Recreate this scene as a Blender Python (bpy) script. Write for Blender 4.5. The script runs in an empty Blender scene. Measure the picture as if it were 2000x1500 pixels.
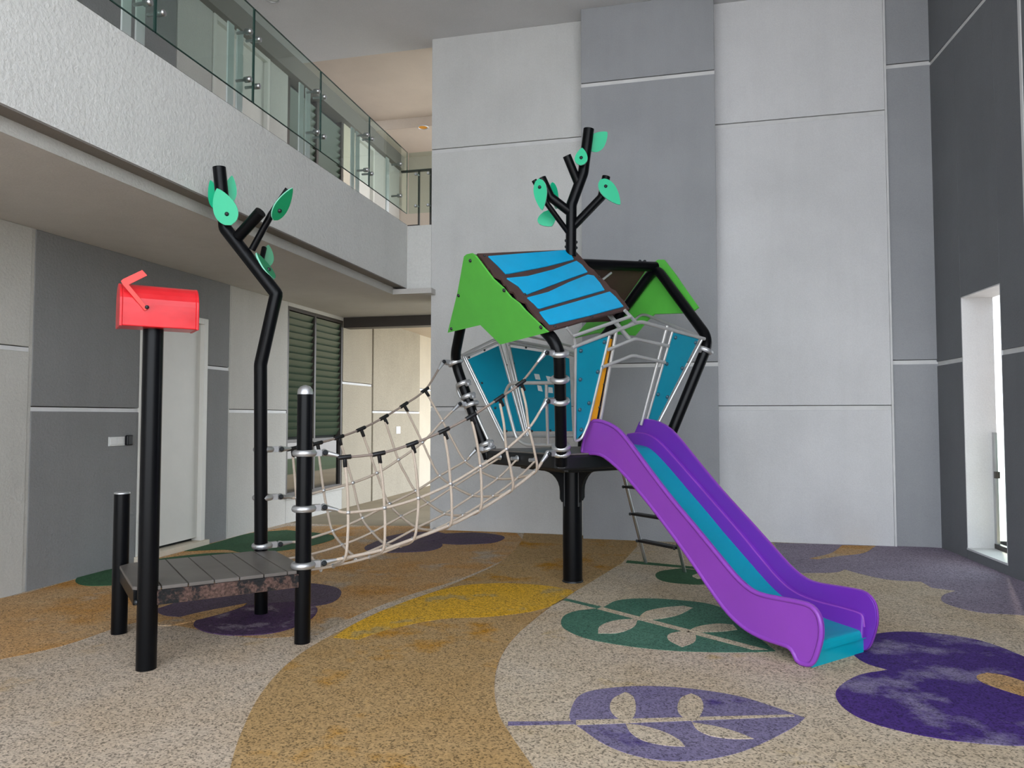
import bpy, bmesh, math, random
from mathutils import Vector, Matrix
random.seed(7)
S = bpy.context.scene
COL = S.collection
# ------------------------------------------------------------------ camera
F = 1450.0; H = 1.5; PIT = math.atan(65 / F); YAW = math.radians(13.4)
FWD = Vector((-math.sin(YAW) * math.cos(PIT), math.cos(YAW) * math.cos(PIT), math.sin(PIT)))
RGT = Vector((math.cos(YAW), math.sin(YAW), 0)); UP = RGT.cross(FWD)
CAM = Vector((0, 0, H))
cam = bpy.data.cameras.new('camera'); co = bpy.data.objects.new('camera', cam); COL.objects.link(co)
cam.sensor_width = 36; cam.lens = F / 2000 * 36; cam.clip_end = 300
M3 = Matrix((RGT, UP, -FWD)).transposed().to_4x4(); M3.translation = CAM
co.matrix_world = M3
S.camera = co
# ------------------------------------------------------------------ light
S.view_settings.view_transform = 'Standard'; S.view_settings.look = 'None'
S.view_settings.exposure = 1.72; S.view_settings.gamma = 1; S.view_settings.use_curve_mapping = False
w = bpy.data.worlds.new('world'); S.world = w; w.use_nodes = True
wn = w.node_tree.nodes; wl_ = w.node_tree.links
bg = wn['Background']; bg.inputs[1].default_value = 1.55
tc = wn.new('ShaderNodeTexCoord'); sp = wn.new('ShaderNodeSeparateXYZ'); wl_.new(tc.outputs['Generated'], sp.inputs[0])
rp = wn.new('ShaderNodeValToRGB'); wl_.new(sp.outputs[2], rp.inputs[0]); wl_.new(rp.outputs[0], bg.inputs[0])
rp.color_ramp.elements[0].position = 0.0; rp.color_ramp.elements[0].color = (.88, .94, 1, 1)
rp.color_ramp.elements[1].position = 0.7; rp.color_ramp.elements[1].color = (.80, .88, 1, 1)
sun = bpy.data.lights.new('sun', 'SUN'); so = bpy.data.objects.new('sun', sun); COL.objects.link(so)
sun.energy = 2.3; sun.angle = math.radians(4); sun.color = (1, .88, .70)
so.rotation_euler = Vector((-.26, -.94, -.95)).to_track_quat('-Z', 'Y').to_euler()   # hazy sun from behind the building

# ------------------------------------------------------------------ geometry helpers
def ray(x, y): return FWD + RGT * ((x - 1000) / F) - UP * ((y - 750) / F)
def onp(x, y, p, n):
    r = ray(x, y); n = Vector(n)
    return CAM + r * ((Vector(p) - CAM).dot(n) / r.dot(n))
def GP(x, y, z=0.0): return onp(x, y, (0, 0, z), (0, 0, 1))
def XP(x, y, v): return onp(x, y, (v, 0, 0), (1, 0, 0))
def YP(x, y, v): return onp(x, y, (0, v, 0), (0, 1, 0))
AZ = math.radians(46.5)
U = Vector((math.cos(AZ), math.sin(AZ), 0)); V = Vector((-U.y, U.x, 0)); O = Vector((-1.05, 6.80, 0)); Z = Vector((0, 0, 1))
def P(a, b, z): return O + U * a + V * b + Z * z          # play equipment's own frame
def loc(p): d = p - O; return Vector((d.dot(U), d.dot(V), p.z))
def plane3(p, q, r): n = (q - p).cross(r - p).normalized(); return (p, n)
def pp(pl, x, y, off=0.0):                                # point of a plane seen at a pixel
    p, n = pl
    if n.dot(CAM - p) < 0: n = -n
    return onp(x, y, p + n * off, n)

class MB:
    def __init__(s): s.v = []; s.f = []; s.m = []; s.sm = []
    def add(s, vs, fs, mi=0, smooth=False):
        o = len(s.v); s.v += [Vector(v) for v in vs]
        for f in fs: s.f.append([i + o for i in f]); s.m.append(mi); s.sm.append(smooth)
        return s
    def box(s, lo, hi, mi=0):
        x0, y0, z0 = lo; x1, y1, z1 = hi
        vs = [(x0,y0,z0),(x1,y0,z0),(x1,y1,z0),(x0,y1,z0),(x0,y0,z1),(x1,y0,z1),(x1,y1,z1),(x0,y1,z1)]
        return s.add(vs, [(0,3,2,1),(4,5,6,7),(0,1,5,4),(1,2,6,5),(2,3,7,6),(3,0,4,7)], mi)
    def obox(s, c, ax, ay, az, mi=0):                      # box from centre and three half-axis vectors
        c = Vector(c); vs = []
        for k in (-1, 1):
            for (i, j) in ((-1,-1),(1,-1),(1,1),(-1,1)): vs.append(c + ax * i + ay * j + az * k)
        return s.add(vs, [(0,3,2,1),(4,5,6,7),(0,1,5,4),(1,2,6,5),(2,3,7,6),(3,0,4,7)], mi)
    def prism(s, pts, off, mi=0):                          # planar outline thickened by a vector
        n = len(pts); pts = [Vector(p) for p in pts]; off = Vector(off)
        vs = pts + [p + off for p in pts]
        fs = [tuple(range(n)), tuple(range(2 * n - 1, n - 1, -1))]
        for i in range(n): j = (i + 1) % n; fs.append((i, i + n, j + n, j))
        return s.add(vs, fs, mi)
    def tube(s, pts, r, n=12, mi=0, caps=True, closed=False):
        pts = [Vector(p) for p in pts]; m = len(pts)
        rs = r if isinstance(r, (list, tuple)) else [r] * m
        tan = []
        for i in range(m):
            if closed: t = pts[(i + 1) % m] - pts[i - 1]
            else:
                t = Vector((0,0,0))
                if i > 0: t += (pts[i] - pts[i-1]).normalized()
                if i < m - 1: t += (pts[i+1] - pts[i]).normalized()
            tan.append(t.normalized())
        t0 = tan[0]; ref = Vector((0,0,1)) if abs(t0.z) < .9 else Vector((1,0,0))
        u = (ref - t0 * ref.dot(t0)).normalized(); vs = []
        for i in range(m):
            t = tan[i]; u = (u - t * u.dot(t)).normalized(); vv = t.cross(u)
            k = 1.0
            if 0 < i < m - 1 and not closed:
                c = (pts[i] - pts[i-1]).normalized().dot(t); k = 1 / max(.6, c)
            # mitre: widen along the bend direction
            bd = None
            if 0 < i < m - 1 and not closed:
                b = (pts[i+1] - pts[i]).normalized() - (pts[i] - pts[i-1]).normalized()
                if b.length > 1e-4: bd = b.normalized()
            for q in range(n):
                a = 2 * math.pi * q / n; d = u * math.cos(a) + vv * math.sin(a)
                if bd is not None: d = d + bd * (d.dot(bd) * (k - 1))
                vs.append(pts[i] + d * rs[i])
        fs = []
        for i in range(m if closed else m - 1):
            j = (i + 1) % m
            for q in range(n):
                p = (q + 1) % n; fs.append((i*n+q, i*n+p, j*n+p, j*n+q))
        s.add(vs, fs, mi, True)
        if caps and not closed:
            s.add(vs[:n], [tuple(range(n - 1, -1, -1))], mi); s.add(vs[-n:], [tuple(range(n))], mi)
        return s
    def lathe(s, c, axis, prof, n=16, mi=0, smooth=True):   # prof: (radius, height) along axis
        c = Vector(c); t = Vector(axis).normalized(); ref = Vector((0,0,1)) if abs(t.z) < .9 else Vector((1,0,0))
        u = (ref - t * ref.dot(t)).normalized(); vv = t.cross(u); vs = []
        for (r, h) in prof:
            for q in range(n):
                a = 2*math.pi*q/n; vs.append(c + t*h + (u*math.cos(a)+vv*math.sin(a))*r)
        fs = [(i*n+q, i*n+(q+1)%n, (i+1)*n+(q+1)%n, (i+1)*n+q) for i in range(len(prof)-1) for q in range(n)]
        s.add(vs, fs, mi, smooth)
        s.add(vs[:n], [tuple(range(n-1,-1,-1))], mi); s.add(vs[-n:], [tuple(range(n))], mi)
        return s
    def ball(s, c, r, mi=0, n=10):
        prof = [(r*math.sin(math.pi*i/8)+1e-5, -r*math.cos(math.pi*i/8)) for i in range(9)]
        return s.lathe(c, (0,0,1), prof, n, mi)
    def ring(s, c, axis, R, r, mi=0, n=18, k=8, sq=1.0):
        t = Vector(axis).normalized(); ref = Vector((0,0,1)) if abs(t.z) < .9 else Vector((1,0,0))
        u = (ref - t*ref.dot(t)).normalized(); vv = t.cross(u); vs = []; c = Vector(c)
        for i in range(n):
            a = 2*math.pi*i/n; d = u*math.cos(a)+vv*math.sin(a)
            for q in range(k):
                b = 2*math.pi*q/k; vs.append(c + d*(R + r*math.cos(b)) + t*(r*sq*math.sin(b)))
        fs = [(i*k+q, i*k+(q+1)%k, ((i+1)%n)*k+(q+1)%k, ((i+1)%n)*k+q) for i in range(n) for q in range(k)]
        return s.add(vs, fs, mi, True)
    def mesh(s, name, mats, origin=(0,0,0), bevel=0):
        o = Vector(origin); me = bpy.data.meshes.new(name)
        me.from_pydata([tuple(v - o) for v in s.v], [], s.f)
        for m in (mats if isinstance(mats, (list, tuple)) else [mats]): me.materials.append(m)
        me.polygons.foreach_set('material_index', s.m); me.polygons.foreach_set('use_smooth', s.sm)
        bm = bmesh.new(); bm.from_mesh(me); bmesh.ops.recalc_face_normals(bm, faces=bm.faces); bm.to_mesh(me); bm.free()
        return me
def obj(name, mb, mats, parent=None, bevel=0, origin=None):
    """one mesh object; vertices are given in world space"""
    o0 = Vector((0,0,0))
    if parent is not None:
        o0 = Vector(parent['_w']) if '_w' in parent else Vector((0,0,0))
    org = Vector(origin) if origin is not None else (sum(mb.v, Vector((0,0,0))) / max(1, len(mb.v)))
    me = mb.mesh(name, mats, org)
    o = bpy.data.objects.new(name, me); COL.objects.link(o)
    if parent is not None: o.parent = parent
    o.location = org - o0; o['_w'] = tuple(org)
    if bevel:
        b = o.modifiers.new('bevel', 'BEVEL'); b.width = bevel; b.segments = 2; b.limit_method = 'ANGLE'; b.angle_limit = math.radians(40)
    return o
def inst(name, me, pos, parent, rot=None):
    """object sharing mesh data, placed at a world position under its parent"""
    o = bpy.data.objects.new(name, me); COL.objects.link(o)
    o0 = Vector(parent['_w']) if parent is not None and '_w' in parent else Vector((0,0,0))
    if parent is not None: o.parent = parent
    o.location = Vector(pos) - o0
    if rot is not None: o.rotation_mode = 'QUATERNION'; o.rotation_quaternion = rot
    o['_w'] = tuple(pos)
    return o
def empty(name, pos, label, cat, group=None):
    o = bpy.data.objects.new(name, None); COL.objects.link(o); o.location = pos; o.empty_display_size = .1
    o['label'] = label; o['category'] = cat; o['_w'] = tuple(pos)
    if group: o['group'] = group
    return o
def tag(o, label, cat, group=None):
    o['label'] = label; o['category'] = cat
    if group: o['group'] = group
    return o
def struct(name, mb, mats, bevel=0):
    o = obj(name, mb, mats, None, bevel); o['kind'] = 'structure'; return o
def facing(n): return Vector(n).normalized().to_track_quat('Z', 'Y')
def roundpath(pts, r, n=5):
    """fillet the inner corners of a polyline"""
    pts = [Vector(p) for p in pts]; out = [pts[0]]
    for i in range(1, len(pts) - 1):
        a, b, c = pts[i-1], pts[i], pts[i+1]
        d1 = (a - b); d2 = (c - b); k = min(r, d1.length*.45, d2.length*.45)
        p = b + d1.normalized()*k; q = b + d2.normalized()*k
        for j in range(n + 1):
            t = j / n; out.append(p*(1-t)**2 + b*2*t*(1-t) + q*t*t)
    out.append(pts[-1]); return out
def spline(pts, n=6):
    pts = [Vector(p) for p in pts]; m = len(pts); out = []
    for i in range(m - 1):
        p0 = pts[max(i-1,0)]; p1 = pts[i]; p2 = pts[i+1]; p3 = pts[min(i+2,m-1)]
        for j in range(n):
            t = j / n
            out.append(.5*((2*p1)+(p2-p0)*t+(2*p0-5*p1+4*p2-p3)*t*t+(3*p1-p0-3*p2+p3)*t**3))
    out.append(pts[-1]); return out

# ------------------------------------------------------------------ materials
def lin(c):
    return tuple(((x/255)/12.92 if x/255 <= .04045 else ((x/255+.055)/1.055)**2.4) for x in c)
class N:
    def __init__(s, name):
        s.m = bpy.data.materials.new(name); s.m.use_nodes = True; s.t = s.m.node_tree; s.n = s.t.nodes
        s.b = s.n['Principled BSDF']; s.geo = None
    def new(s, k, **kw):
        x = s.n.new(k)
        for a, v in kw.items(): setattr(x, a, v)
        return x
    def link(s, a, b): s.t.links.new(a, b)
    def pos(s):
        if not s.geo: s.geo = s.new('ShaderNodeNewGeometry')
        return s.geo.outputs['Position']
    def noise(s, scale, detail=3, rough=.5, stretch=None):
        x = s.new('ShaderNodeTexNoise'); x.inputs['Scale'].default_value = scale; x.inputs['Detail'].default_value = detail
        x.inputs['Roughness'].default_value = rough
        if stretch:
            mp = s.new('ShaderNodeMapping'); mp.inputs['Scale'].default_value = stretch; s.link(s.pos(), mp.inputs[0]); s.link(mp.outputs[0], x.inputs[0])
        else: s.link(s.pos(), x.inputs[0])
        return x.outputs['Fac']
    def ramp(s, fac, stops, interp='LINEAR'):
        r = s.new('ShaderNodeValToRGB'); r.color_ramp.interpolation = interp; e = r.color_ramp.elements
        while len(e) < len(stops): e.new(.5)
        for i, (p, c) in enumerate(stops):
            e[i].position = p; e[i].color = (*c, 1) if len(c) == 3 else c
        s.link(fac, r.inputs[0]); return r.outputs[0]
    def mix(s, fac, a, b, mode='MIX'):
        m = s.new('ShaderNodeMix', data_type='RGBA', blend_type=mode)
        for v, i in ((fac, 0), (a, 6), (b, 7)):
            if hasattr(v, 'links'): s.link(v, m.inputs[i])
            else: m.inputs[i].default_value = v if i == 0 else (*v, 1)
        return m.outputs[2]
    def math(s, op, a, b=0.0, c=None):
        m = s.new('ShaderNodeMath', operation=op)
        for i, v in enumerate((a, b) if c is None else (a, b, c)):
            if hasattr(v, 'links'): s.link(v, m.inputs[i])
            else: m.inputs[i].default_value = v
        return m.outputs[0]
    def bump(s, h, strength=.3, dist=.01):
        b = s.new('ShaderNodeBump'); b.inputs['Strength'].default_value = strength; b.inputs['Distance'].default_value = dist
        s.link(h, b.inputs['Height']); s.link(b.outputs[0], s.b.inputs['Normal'])
    def base(s, c):
        if hasattr(c, 'links'): s.link(c, s.b.inputs['Base Color'])
        else: s.b.inputs['Base Color'].default_value = (*c, 1)
        return s
    def set(s, rough=.5, metal=0.0, spec=None, coat=None):
        s.b.inputs['Roughness'].default_value = rough; s.b.inputs['Metallic'].default_value = metal
        if spec is not None: s.b.inputs['Specular IOR Level'].default_value = spec
        if coat is not None: s.b.inputs['Coat Weight'].default_value = coat; s.b.inputs['Coat Roughness'].default_value = .08
        return s
def mul(c, k): return tuple(min(1, x*k) for x in c)
def plain(name, rgb, rough=.5, metal=0, spec=None, coat=None, var=.06, scale=6, bump=0, bscale=200):
    m = N(name); c = lin(rgb)
    m.base(m.ramp(m.noise(scale, 4), [(.3, mul(c, 1-var)), (.7, mul(c, 1+var))])); m.set(rough, metal, spec, coat)
    if bump: m.bump(m.noise(bscale, 2), bump, .002)
    return m.m
def stucco(name, rgb, var=.07, bump=.35, bscale=55, rough=.9, speck=0.0, streak=.025):
    m = N(name); c = lin(rgb)
    a = m.ramp(m.noise(1.1, 5, .6), [(.3, mul(c, 1-var)), (.7, mul(c, 1+var*.6))])
    st = m.ramp(m.noise(3, 4, .6, (2.2, 2.2, .22)), [(.35, (1-streak,)*3), (.6, (1, 1, 1))])
    a = m.mix(1.0, a, st, 'MULTIPLY')
    fine = m.ramp(m.noise(bscale*1.5, 3, .7), [(.35, (1-.07-speck,)*3), (.62, (1.0,)*3)])
    a = m.mix(1.0, a, fine, 'MULTIPLY')
    m.base(a).set(rough, spec=.2); m.bump(m.noise(bscale, 4, .6), bump, .012); return m.m
def rubber(name, stops, granule=(.40, 1.28), blot=None, dirt=None):
    """poured rubber granulate: mottled chips with worn blotches"""
    m = N(name)
    c = m.ramp(m.noise(1.3, 4, .6, (1, 1, 1)), stops)
    if blot:
        for (col, sc, lo, hi) in blot:
            f = m.ramp(m.noise(sc, 5, .62), [(lo, (0,0,0)), (hi, (1,1,1))]); c = m.mix(f, c, col)
    vo = m.new('ShaderNodeTexVoronoi'); vo.inputs['Scale'].default_value = 120; m.link(m.pos(), vo.inputs['Vector'])
    sx = m.new('ShaderNodeSeparateColor'); m.link(vo.outputs['Color'], sx.inputs[0])
    g = m.ramp(sx.outputs[0], [(.0, (granule[0],)*3), (.15, (granule[0]*1.15,)*3), (.26, (.90,)*3), (1, (granule[1],)*3)])
    c = m.mix(1.0, c, g, 'MULTIPLY')
    g2 = m.ramp(m.noise(26, 3, .6), [(.35, (.72,)*3), (.65, (.88,)*3)]); c = m.mix(1.0, c, g2, 'MULTIPLY')
    m.base(c).set(.88, spec=.25); m.bump(sx.outputs[1], .35, .004); return m.m
MT = {}
MT['light'] = stucco('light_grey_stucco', (213, 213, 212))
MT['light2'] = stucco('light_grey_render', (220, 220, 222), bump=.2)
MT['dark'] = stucco('mid_grey_render', (164, 166, 170), bump=.28)
MT['darkleft'] = stucco('dark_grey_render', (138, 138, 138), bump=.5, bscale=40)
MT['lightleft'] = stucco('pale_grey_render', (196, 194, 188), bump=.45, bscale=40)
MT['right'] = stucco('shaded_dark_grey_render', (120, 122, 126), bump=.3)  # dark grey, lowered further for the little light this wall gets
MT['beige'] = stucco('warm_tinted_speckled_render', (184, 175, 158), bump=.4, bscale=45, speck=.16)  # own speckle; the beige also carries the corridor's warm light
MT['beige2'] = stucco('warm_tinted_cream_render', (214, 204, 186), bump=.3)  # on the corridor walls the cream stands in for warm light
MT['parapet'] = stucco('coarse_white_stucco', (222, 222, 219), var=.04, bump=.8, bscale=26)
MT['soffit'] = stucco('grey_soffit_paint', (200, 197, 193), bump=.15)
MT['ceil'] = stucco('white_ceiling_paint', (222, 222, 224), bump=.08, streak=0, var=.05)
MT['ceilwarm'] = stucco('warm_lit_ceiling_tone', (216, 203, 190), bump=.05, streak=0)  # warm light on the balcony ceiling put into the colour
MT['soffitdark'] = stucco('grey_beam_soffit', (132, 127, 122), bump=.1)
MT['trim'] = plain('white_trim_paint', (216, 216, 216), .6)
MT['groove'] = plain('dark_joint', (104, 106, 108), .9)  # even grey backing seen in the panel joints
MT['conc'] = stucco('brown_concrete_paving', (150, 138, 116), var=.15, bump=.2)
MT['outside'] = stucco('pale_outdoor_paving', (196, 194, 190), bump=.1)
MT['grass'] = stucco('lawn_green', (78, 96, 68), var=.2, bump=.6)
MT['doorw'] = plain('door_white_paint', (212, 210, 203), .45, var=.02)
MT['black'] = plain('black_powder_coat', (9, 10, 13), .30, spec=.17, var=.1)
MT['blackm'] = plain('black_matte_plastic', (17, 18, 21), .45, var=.1)
MT['steel'] = plain('brushed_stainless_steel', (196, 197, 198), .32, 1.0, var=.05)
MT['satin'] = plain('satin_steel_plate', (222, 224, 223), .45, .45, var=.03)
MT['alu'] = plain('cast_aluminium', (205, 206, 208), .42, .85, bump=.25, bscale=90)
MT['galv'] = plain('galvanised_tube', (206, 206, 205), .36, .6, bump=.15, bscale=160)
MT['rope'] = None
m = N('beige_rope'); c = m.ramp(m.noise(500, 2), [(.3, lin((170, 152, 136))), (.7, lin((214, 200, 184)))]); m.base(c).set(.8); m.bump(m.noise(420, 2), .5, .002); MT['rope'] = m.m
MT['ropegrey'] = plain('grey_steel_core_rope', (140, 126, 116), .7, var=.2, scale=300)
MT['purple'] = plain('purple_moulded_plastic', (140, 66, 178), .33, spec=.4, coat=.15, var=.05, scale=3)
MT['violet'] = plain('shaded_purple_plastic', (112, 48, 172), .30, spec=.4, coat=.15, var=.04, scale=3)  # darker copy of the purple, shade of the inner faces in the colour
MT['teal'] = plain('teal_moulded_plastic', (0, 158, 178), .32, spec=.4, var=.05, scale=3)
MT['tealp'] = plain('teal_board', (0, 134, 160), .38, var=.04)
MT['sky'] = plain('cyan_board', (0, 172, 226), .42, var=.04)
MT['green'] = plain('lime_green_board', (92, 190, 72), .45, var=.04)
MT['brown'] = plain('dark_brown_board', (78, 54, 50), .6, var=.12, bump=.4, bscale=60)
MT['orange'] = plain('orange_board', (230, 156, 22), .45)
MT['leaf'] = plain('emerald_board', (14, 190, 138), .4, var=.03)
MT['leafdark'] = plain('forest_green_board', (12, 132, 84), .4, var=.03)
MT['leafedge'] = plain('pale_green_edge', (150, 228, 200), .5)
MT['boltd'] = plain('dark_bolt_cap', (34, 38, 42), .35)
MT['boltt'] = plain('blue_grey_bolt_cap', (46, 84, 100), .35)
MT['white'] = plain('white_plastic', (222, 222, 220), .4)
MT['deck'] = plain('dark_rubber_deck', (104, 98, 93), .4, var=.14, scale=5, bump=.15)
m = N('flaking_rusty_coating'); f = m.ramp(m.noise(9, 6, .7), [(.44, (0,0,0)), (.52, (1,1,1))])
c = m.mix(f, lin((22, 22, 24)), m.ramp(m.noise(60, 3), [(.3, lin((58, 40, 34))), (.7, lin((120, 92, 82)))])); m.base(c).set(.75); m.bump(m.noise(40, 5, .7), 1.0, .02); MT['rust'] = m.m
m = N('red_gloss_metal'); f = m.ramp(m.noise(4, 3, .5, (1, 1, 2.0)), [(.35, lin((206, 22, 32))), (.65, lin((226, 40, 48)))]); m.base(f).set(.3, spec=.35, coat=.15); m.bump(m.noise(7, 2), .12, .03); MT['red'] = m.m
MT['redflag'] = plain('coral_red_metal', (232, 74, 68), .5)
def glass(name, tint, refl=1.0, opaque=None, ior=1.45):
    m = N(name); tr = m.new('ShaderNodeBsdfTransparent'); tr.inputs[0].default_value = (*tint, 1)
    gl = m.new('ShaderNodeBsdfGlossy'); gl.inputs['Roughness'].default_value = .02; gl.inputs[0].default_value = (refl, refl, refl, 1)
    fr = m.new('ShaderNodeFresnel'); fr.inputs[0].default_value = ior; mx = m.new('ShaderNodeMixShader')
    g = m.new('ShaderNodeNewGeometry'); fac = m.math('MULTIPLY', fr.outputs[0], m.math('SUBTRACT', 1.0, g.outputs['Backfacing']))
    m.link(fac, mx.inputs[0]); m.link(tr.outputs[0], mx.inputs[1]); m.link(gl.outputs[0], mx.inputs[2])
    m.link(mx.outputs[0], m.n['Material Output'].inputs[0]); return m.m
MT['glass'] = glass('green_tinted_glass', (.86, .93, .90))
MT['glassdark'] = glass('dark_window_glass', (.16, .2, .17), ior=1.9)
MT['glassedge'] = plain('dark_green_glass_edge', (44, 74, 68), .2)
MT['louvre'] = N('louvre_glass').base(lin((62, 76, 60))).set(.35, spec=.3).m
MT['interior'] = plain('dark_interior', (34, 38, 34), .9)
MT['frame'] = plain('dark_bronze_frame', (66, 60, 56), .45)
# floor colours
beige = lin((202, 182, 158)); tan = lin((198, 164, 120)); ora = lin((206, 146, 66)); gold = lin((222, 166, 26))
MT['f_left'] = rubber('tan_rubber', [(.3, lin((206, 183, 156))), (.7, lin((214, 198, 180)))], blot=[(lin((210, 168, 98)), 1.1, .56, .7)])
MT['f_beige'] = rubber('beige_rubber', [(.3, lin((206, 184, 154))), (.7, lin((216, 200, 178)))], blot=[(lin((196, 166, 98)), 1.6, .62, .74)])
MT['f_band'] = rubber('gold_brown_rubber', [(.3, lin((188, 150, 96))), (.7, lin((198, 166, 120)))], blot=[(lin((196, 138, 30)), 1.3, .53, .64)])
MT['f_gold'] = rubber('bright_gold_rubber', [(.3, lin((238, 182, 34))), (.7, lin((226, 178, 66)))], blot=[(lin((200, 168, 100)), 2.6, .56, .62)])
MT['f_orange'] = rubber('orange_rubber', [(.3, lin((208, 160, 104))), (.7, lin((208, 172, 128)))], blot=[(lin((206, 146, 66)), 1.2, .5, .68), (lin((196, 176, 152)), 1.7, .56, .66)])
MT['f_green'] = rubber('green_rubber', [(.3, lin((70, 118, 98))), (.7, lin((88, 134, 112)))], granule=(.5, 1.25))
MT['f_green2'] = rubber('dark_green_rubber', [(.3, lin((52, 96, 62))), (.7, lin((66, 110, 76)))], granule=(.6, 1.1))
MT['f_violet'] = rubber('faded_violet_rubber', [(.3, lin((122, 112, 148))), (.7, lin((142, 132, 160)))], blot=[(lin((78, 62, 128)), 1.9, .62, .70)], granule=(.5, 1.3))
MT['f_mauve'] = rubber('dusty_mauve_rubber', [(.3, lin((146, 134, 152))), (.7, lin((162, 150, 168)))], granule=(.5, 1.3))
MT['f_purple'] = rubber('purple_rubber', [(.3, lin((70, 44, 122))), (.7, lin((84, 56, 134)))], blot=[(lin((140, 128, 164)), 1.9, .50, .60)], granule=(.5, 1.25))
MT['f_plum'] = rubber('plum_rubber', [(.3, lin((92, 70, 96))), (.7, lin((84, 54, 98)))], blot=[(lin((150, 132, 150)), 3.0, .54, .62)], granule=(.5, 1.25))
MT['f_plumgrey'] = rubber('grey_plum_rubber', [(.3, lin((104, 92, 104))), (.7, lin((96, 78, 104)))], granule=(.5, 1.25))

# ------------------------------------------------------------------ floor and ground
outg = struct('ground', MB().box((-60, -60, -.30), (60, 60, -.06)), MT['outside'])
fl = struct('floor', MB().box((-5.75, -4, -.055), (4.2, 9.60, 0)), MT['f_left'])
fc = struct('floor_corridor', MB().box((-5.75, 9.60, -.055), (-1.0, 40, -.004)), MT['conc'])
lawn = struct('lawn', MB().box((-.999, 11.2, -.058), (3.0, 40, -.02)), MT['grass'])
_lay = [0]
def patch(name, px, mat, smooth=True, lay=1, closed_extra=None):
    pts = [GP(x, y) for x, y in px]
    if smooth:
        n = len(pts); out = []
        for i in range(n):
            p0, p1, p2, p3 = pts[i-1], pts[i], pts[(i+1) % n], pts[(i+2) % n]
            sharp1 = (p1-p0).angle(p2-p1, 0) > .95; sharp2 = (p2-p1).angle(p3-p2, 0) > .95
            t1 = (p2-p1) if sharp1 else (p2-p0)*.5; t2 = (p2-p1) if sharp2 else (p3-p1)*.5
            for j in range(5):
                t = j/5; h = (2*t**3-3*t*t+1, t**3-2*t*t+t, -2*t**3+3*t*t, t**3-t*t)
                out.append(p1*h[0]+t1*h[1]+p2*h[2]+t2*h[3])
        pts = out
    z = .0012 * lay
    pts = [Vector((p.x, p.y, z)) for p in pts]
    o = obj(name, MB().prism(pts, (0, 0, -z)), MT[mat], fl)
    return o
# orange zone at the back left, then the sweeping bands
patch('rubber_patch', [(-60,1190),(60,1156),(215,1113),(400,1064),(560,1028),(843,1028),(1010,1042),(1022,1060),(1000,1085),(900,1130),(790,1165),(690,1205),(620,1240),(500,1246),(400,1232),(300,1215),(240,1222),(120,1262),(-60,1300)], 'f_orange', lay=1)['label'] = 'orange tinted rubber area by the left wall'
patch('rubber_patch', [(450,1500),(470,1435),(510,1355),(570,1290),(650,1240),(760,1190),(880,1143),(975,1100),(1015,1062),(1024,1040),(1140,1047),(1240,1050),(1244,1068),(1215,1100),(1150,1140),(1080,1182),(1015,1235),(980,1280),(966,1330),(972,1390),(1000,1440),(1045,1505),(1060,1560),(760,1590),(440,1560)], 'f_band', lay=2)['label'] = 'sweeping gold-brown rubber path'
patch('rubber_patch', [(1045,1505),(1000,1440),(972,1390),(966,1330),(980,1280),(1015,1235),(1080,1182),(1150,1140),(1215,1100),(1244,1068),(1244,1052),(1512,1061),(1838,1071),(1990,1135),(2300,1260),(2700,1500),(2900,1900),(1500,1800),(1100,1620)], 'f_beige', smooth=False, lay=3)['label'] = 'beige rubber area around the slide'
patch('rubber_patch', [(650,1246),(700,1215),(780,1180),(880,1148),(960,1140),(1040,1142),(1100,1150),(1120,1160),(1060,1190),(960,1205),(860,1210),(760,1230),(700,1250)], 'f_gold', lay=3)['label'] = 'bright gold rubber streak across the path'
# leaves and flowers
patch('violet_leaf', [(1114,1408),(1116,1385),(1130,1362),(1160,1350),(1220,1343),(1280,1342),(1350,1347),(1440,1361),(1510,1382),(1572,1404),(1545,1425),(1470,1462),(1410,1480),(1350,1488),(1290,1487),(1230,1475),(1180,1455),(1140,1428)], 'f_violet', lay=5)
patch('violet_leaf_stem', [(992,1411),(1125,1410),(1125,1416),(992,1419)], 'f_violet', False, lay=4)
patch('leaf_rib', [(1125,1409),(1550,1398),(1552,1402),(1125,1419)], 'f_beige', False, lay=6)
patch('leaflet', [(1226,1412),(1202,1402),(1191,1385),(1198,1367),(1222,1354),(1237,1364),(1242,1384),(1238,1402)], 'f_beige', lay=7)
patch('leaflet', [(1352,1412),(1330,1400),(1323,1385),(1330,1366),(1350,1357),(1368,1366),(1374,1384),(1366,1402)], 'f_beige', lay=7)
patch('leaflet', [(1222,1416),(1262,1422),(1300,1434),(1326,1448),(1338,1461),(1300,1459),(1258,1450),(1232,1434)], 'f_beige', lay=7)
patch('leaflet', [(1352,1414),(1400,1422),(1440,1433),(1472,1446),(1430,1446),(1388,1440),(1362,1428)], 'f_beige', lay=7)
patch('green_leaf', [(1096,1220),(1102,1204),(1128,1194),(1175,1188),(1205,1174),(1258,1170),(1322,1173),(1390,1182),(1440,1205),(1480,1245),(1515,1273),(1470,1275),(1390,1275),(1311,1272),(1232,1264),(1152,1250),(1110,1234)], 'f_green', lay=5)
patch('green_leaf_stem', [(1107,1170),(1175,1186),(1168,1190),(1100,1173)], 'f_green', False, lay=4)
patch('leaf_rib', [(1175,1187),(1500,1271),(1470,1271),(1166,1191)], 'f_beige', False, lay=6)
patch('leaflet', [(1353,1189),(1325,1203),(1285,1211),(1243,1213),(1262,1196),(1300,1188),(1335,1185)], 'f_beige', lay=7)
patch('leaflet', [(1168,1239),(1172,1225),(1200,1214),(1246,1210),(1238,1226),(1208,1238)], 'f_beige', lay=7)
patch('leaflet', [(1440,1232),(1400,1236),(1340,1237),(1362,1226),(1400,1220),(1432,1222)], 'f_beige', lay=7)
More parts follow.
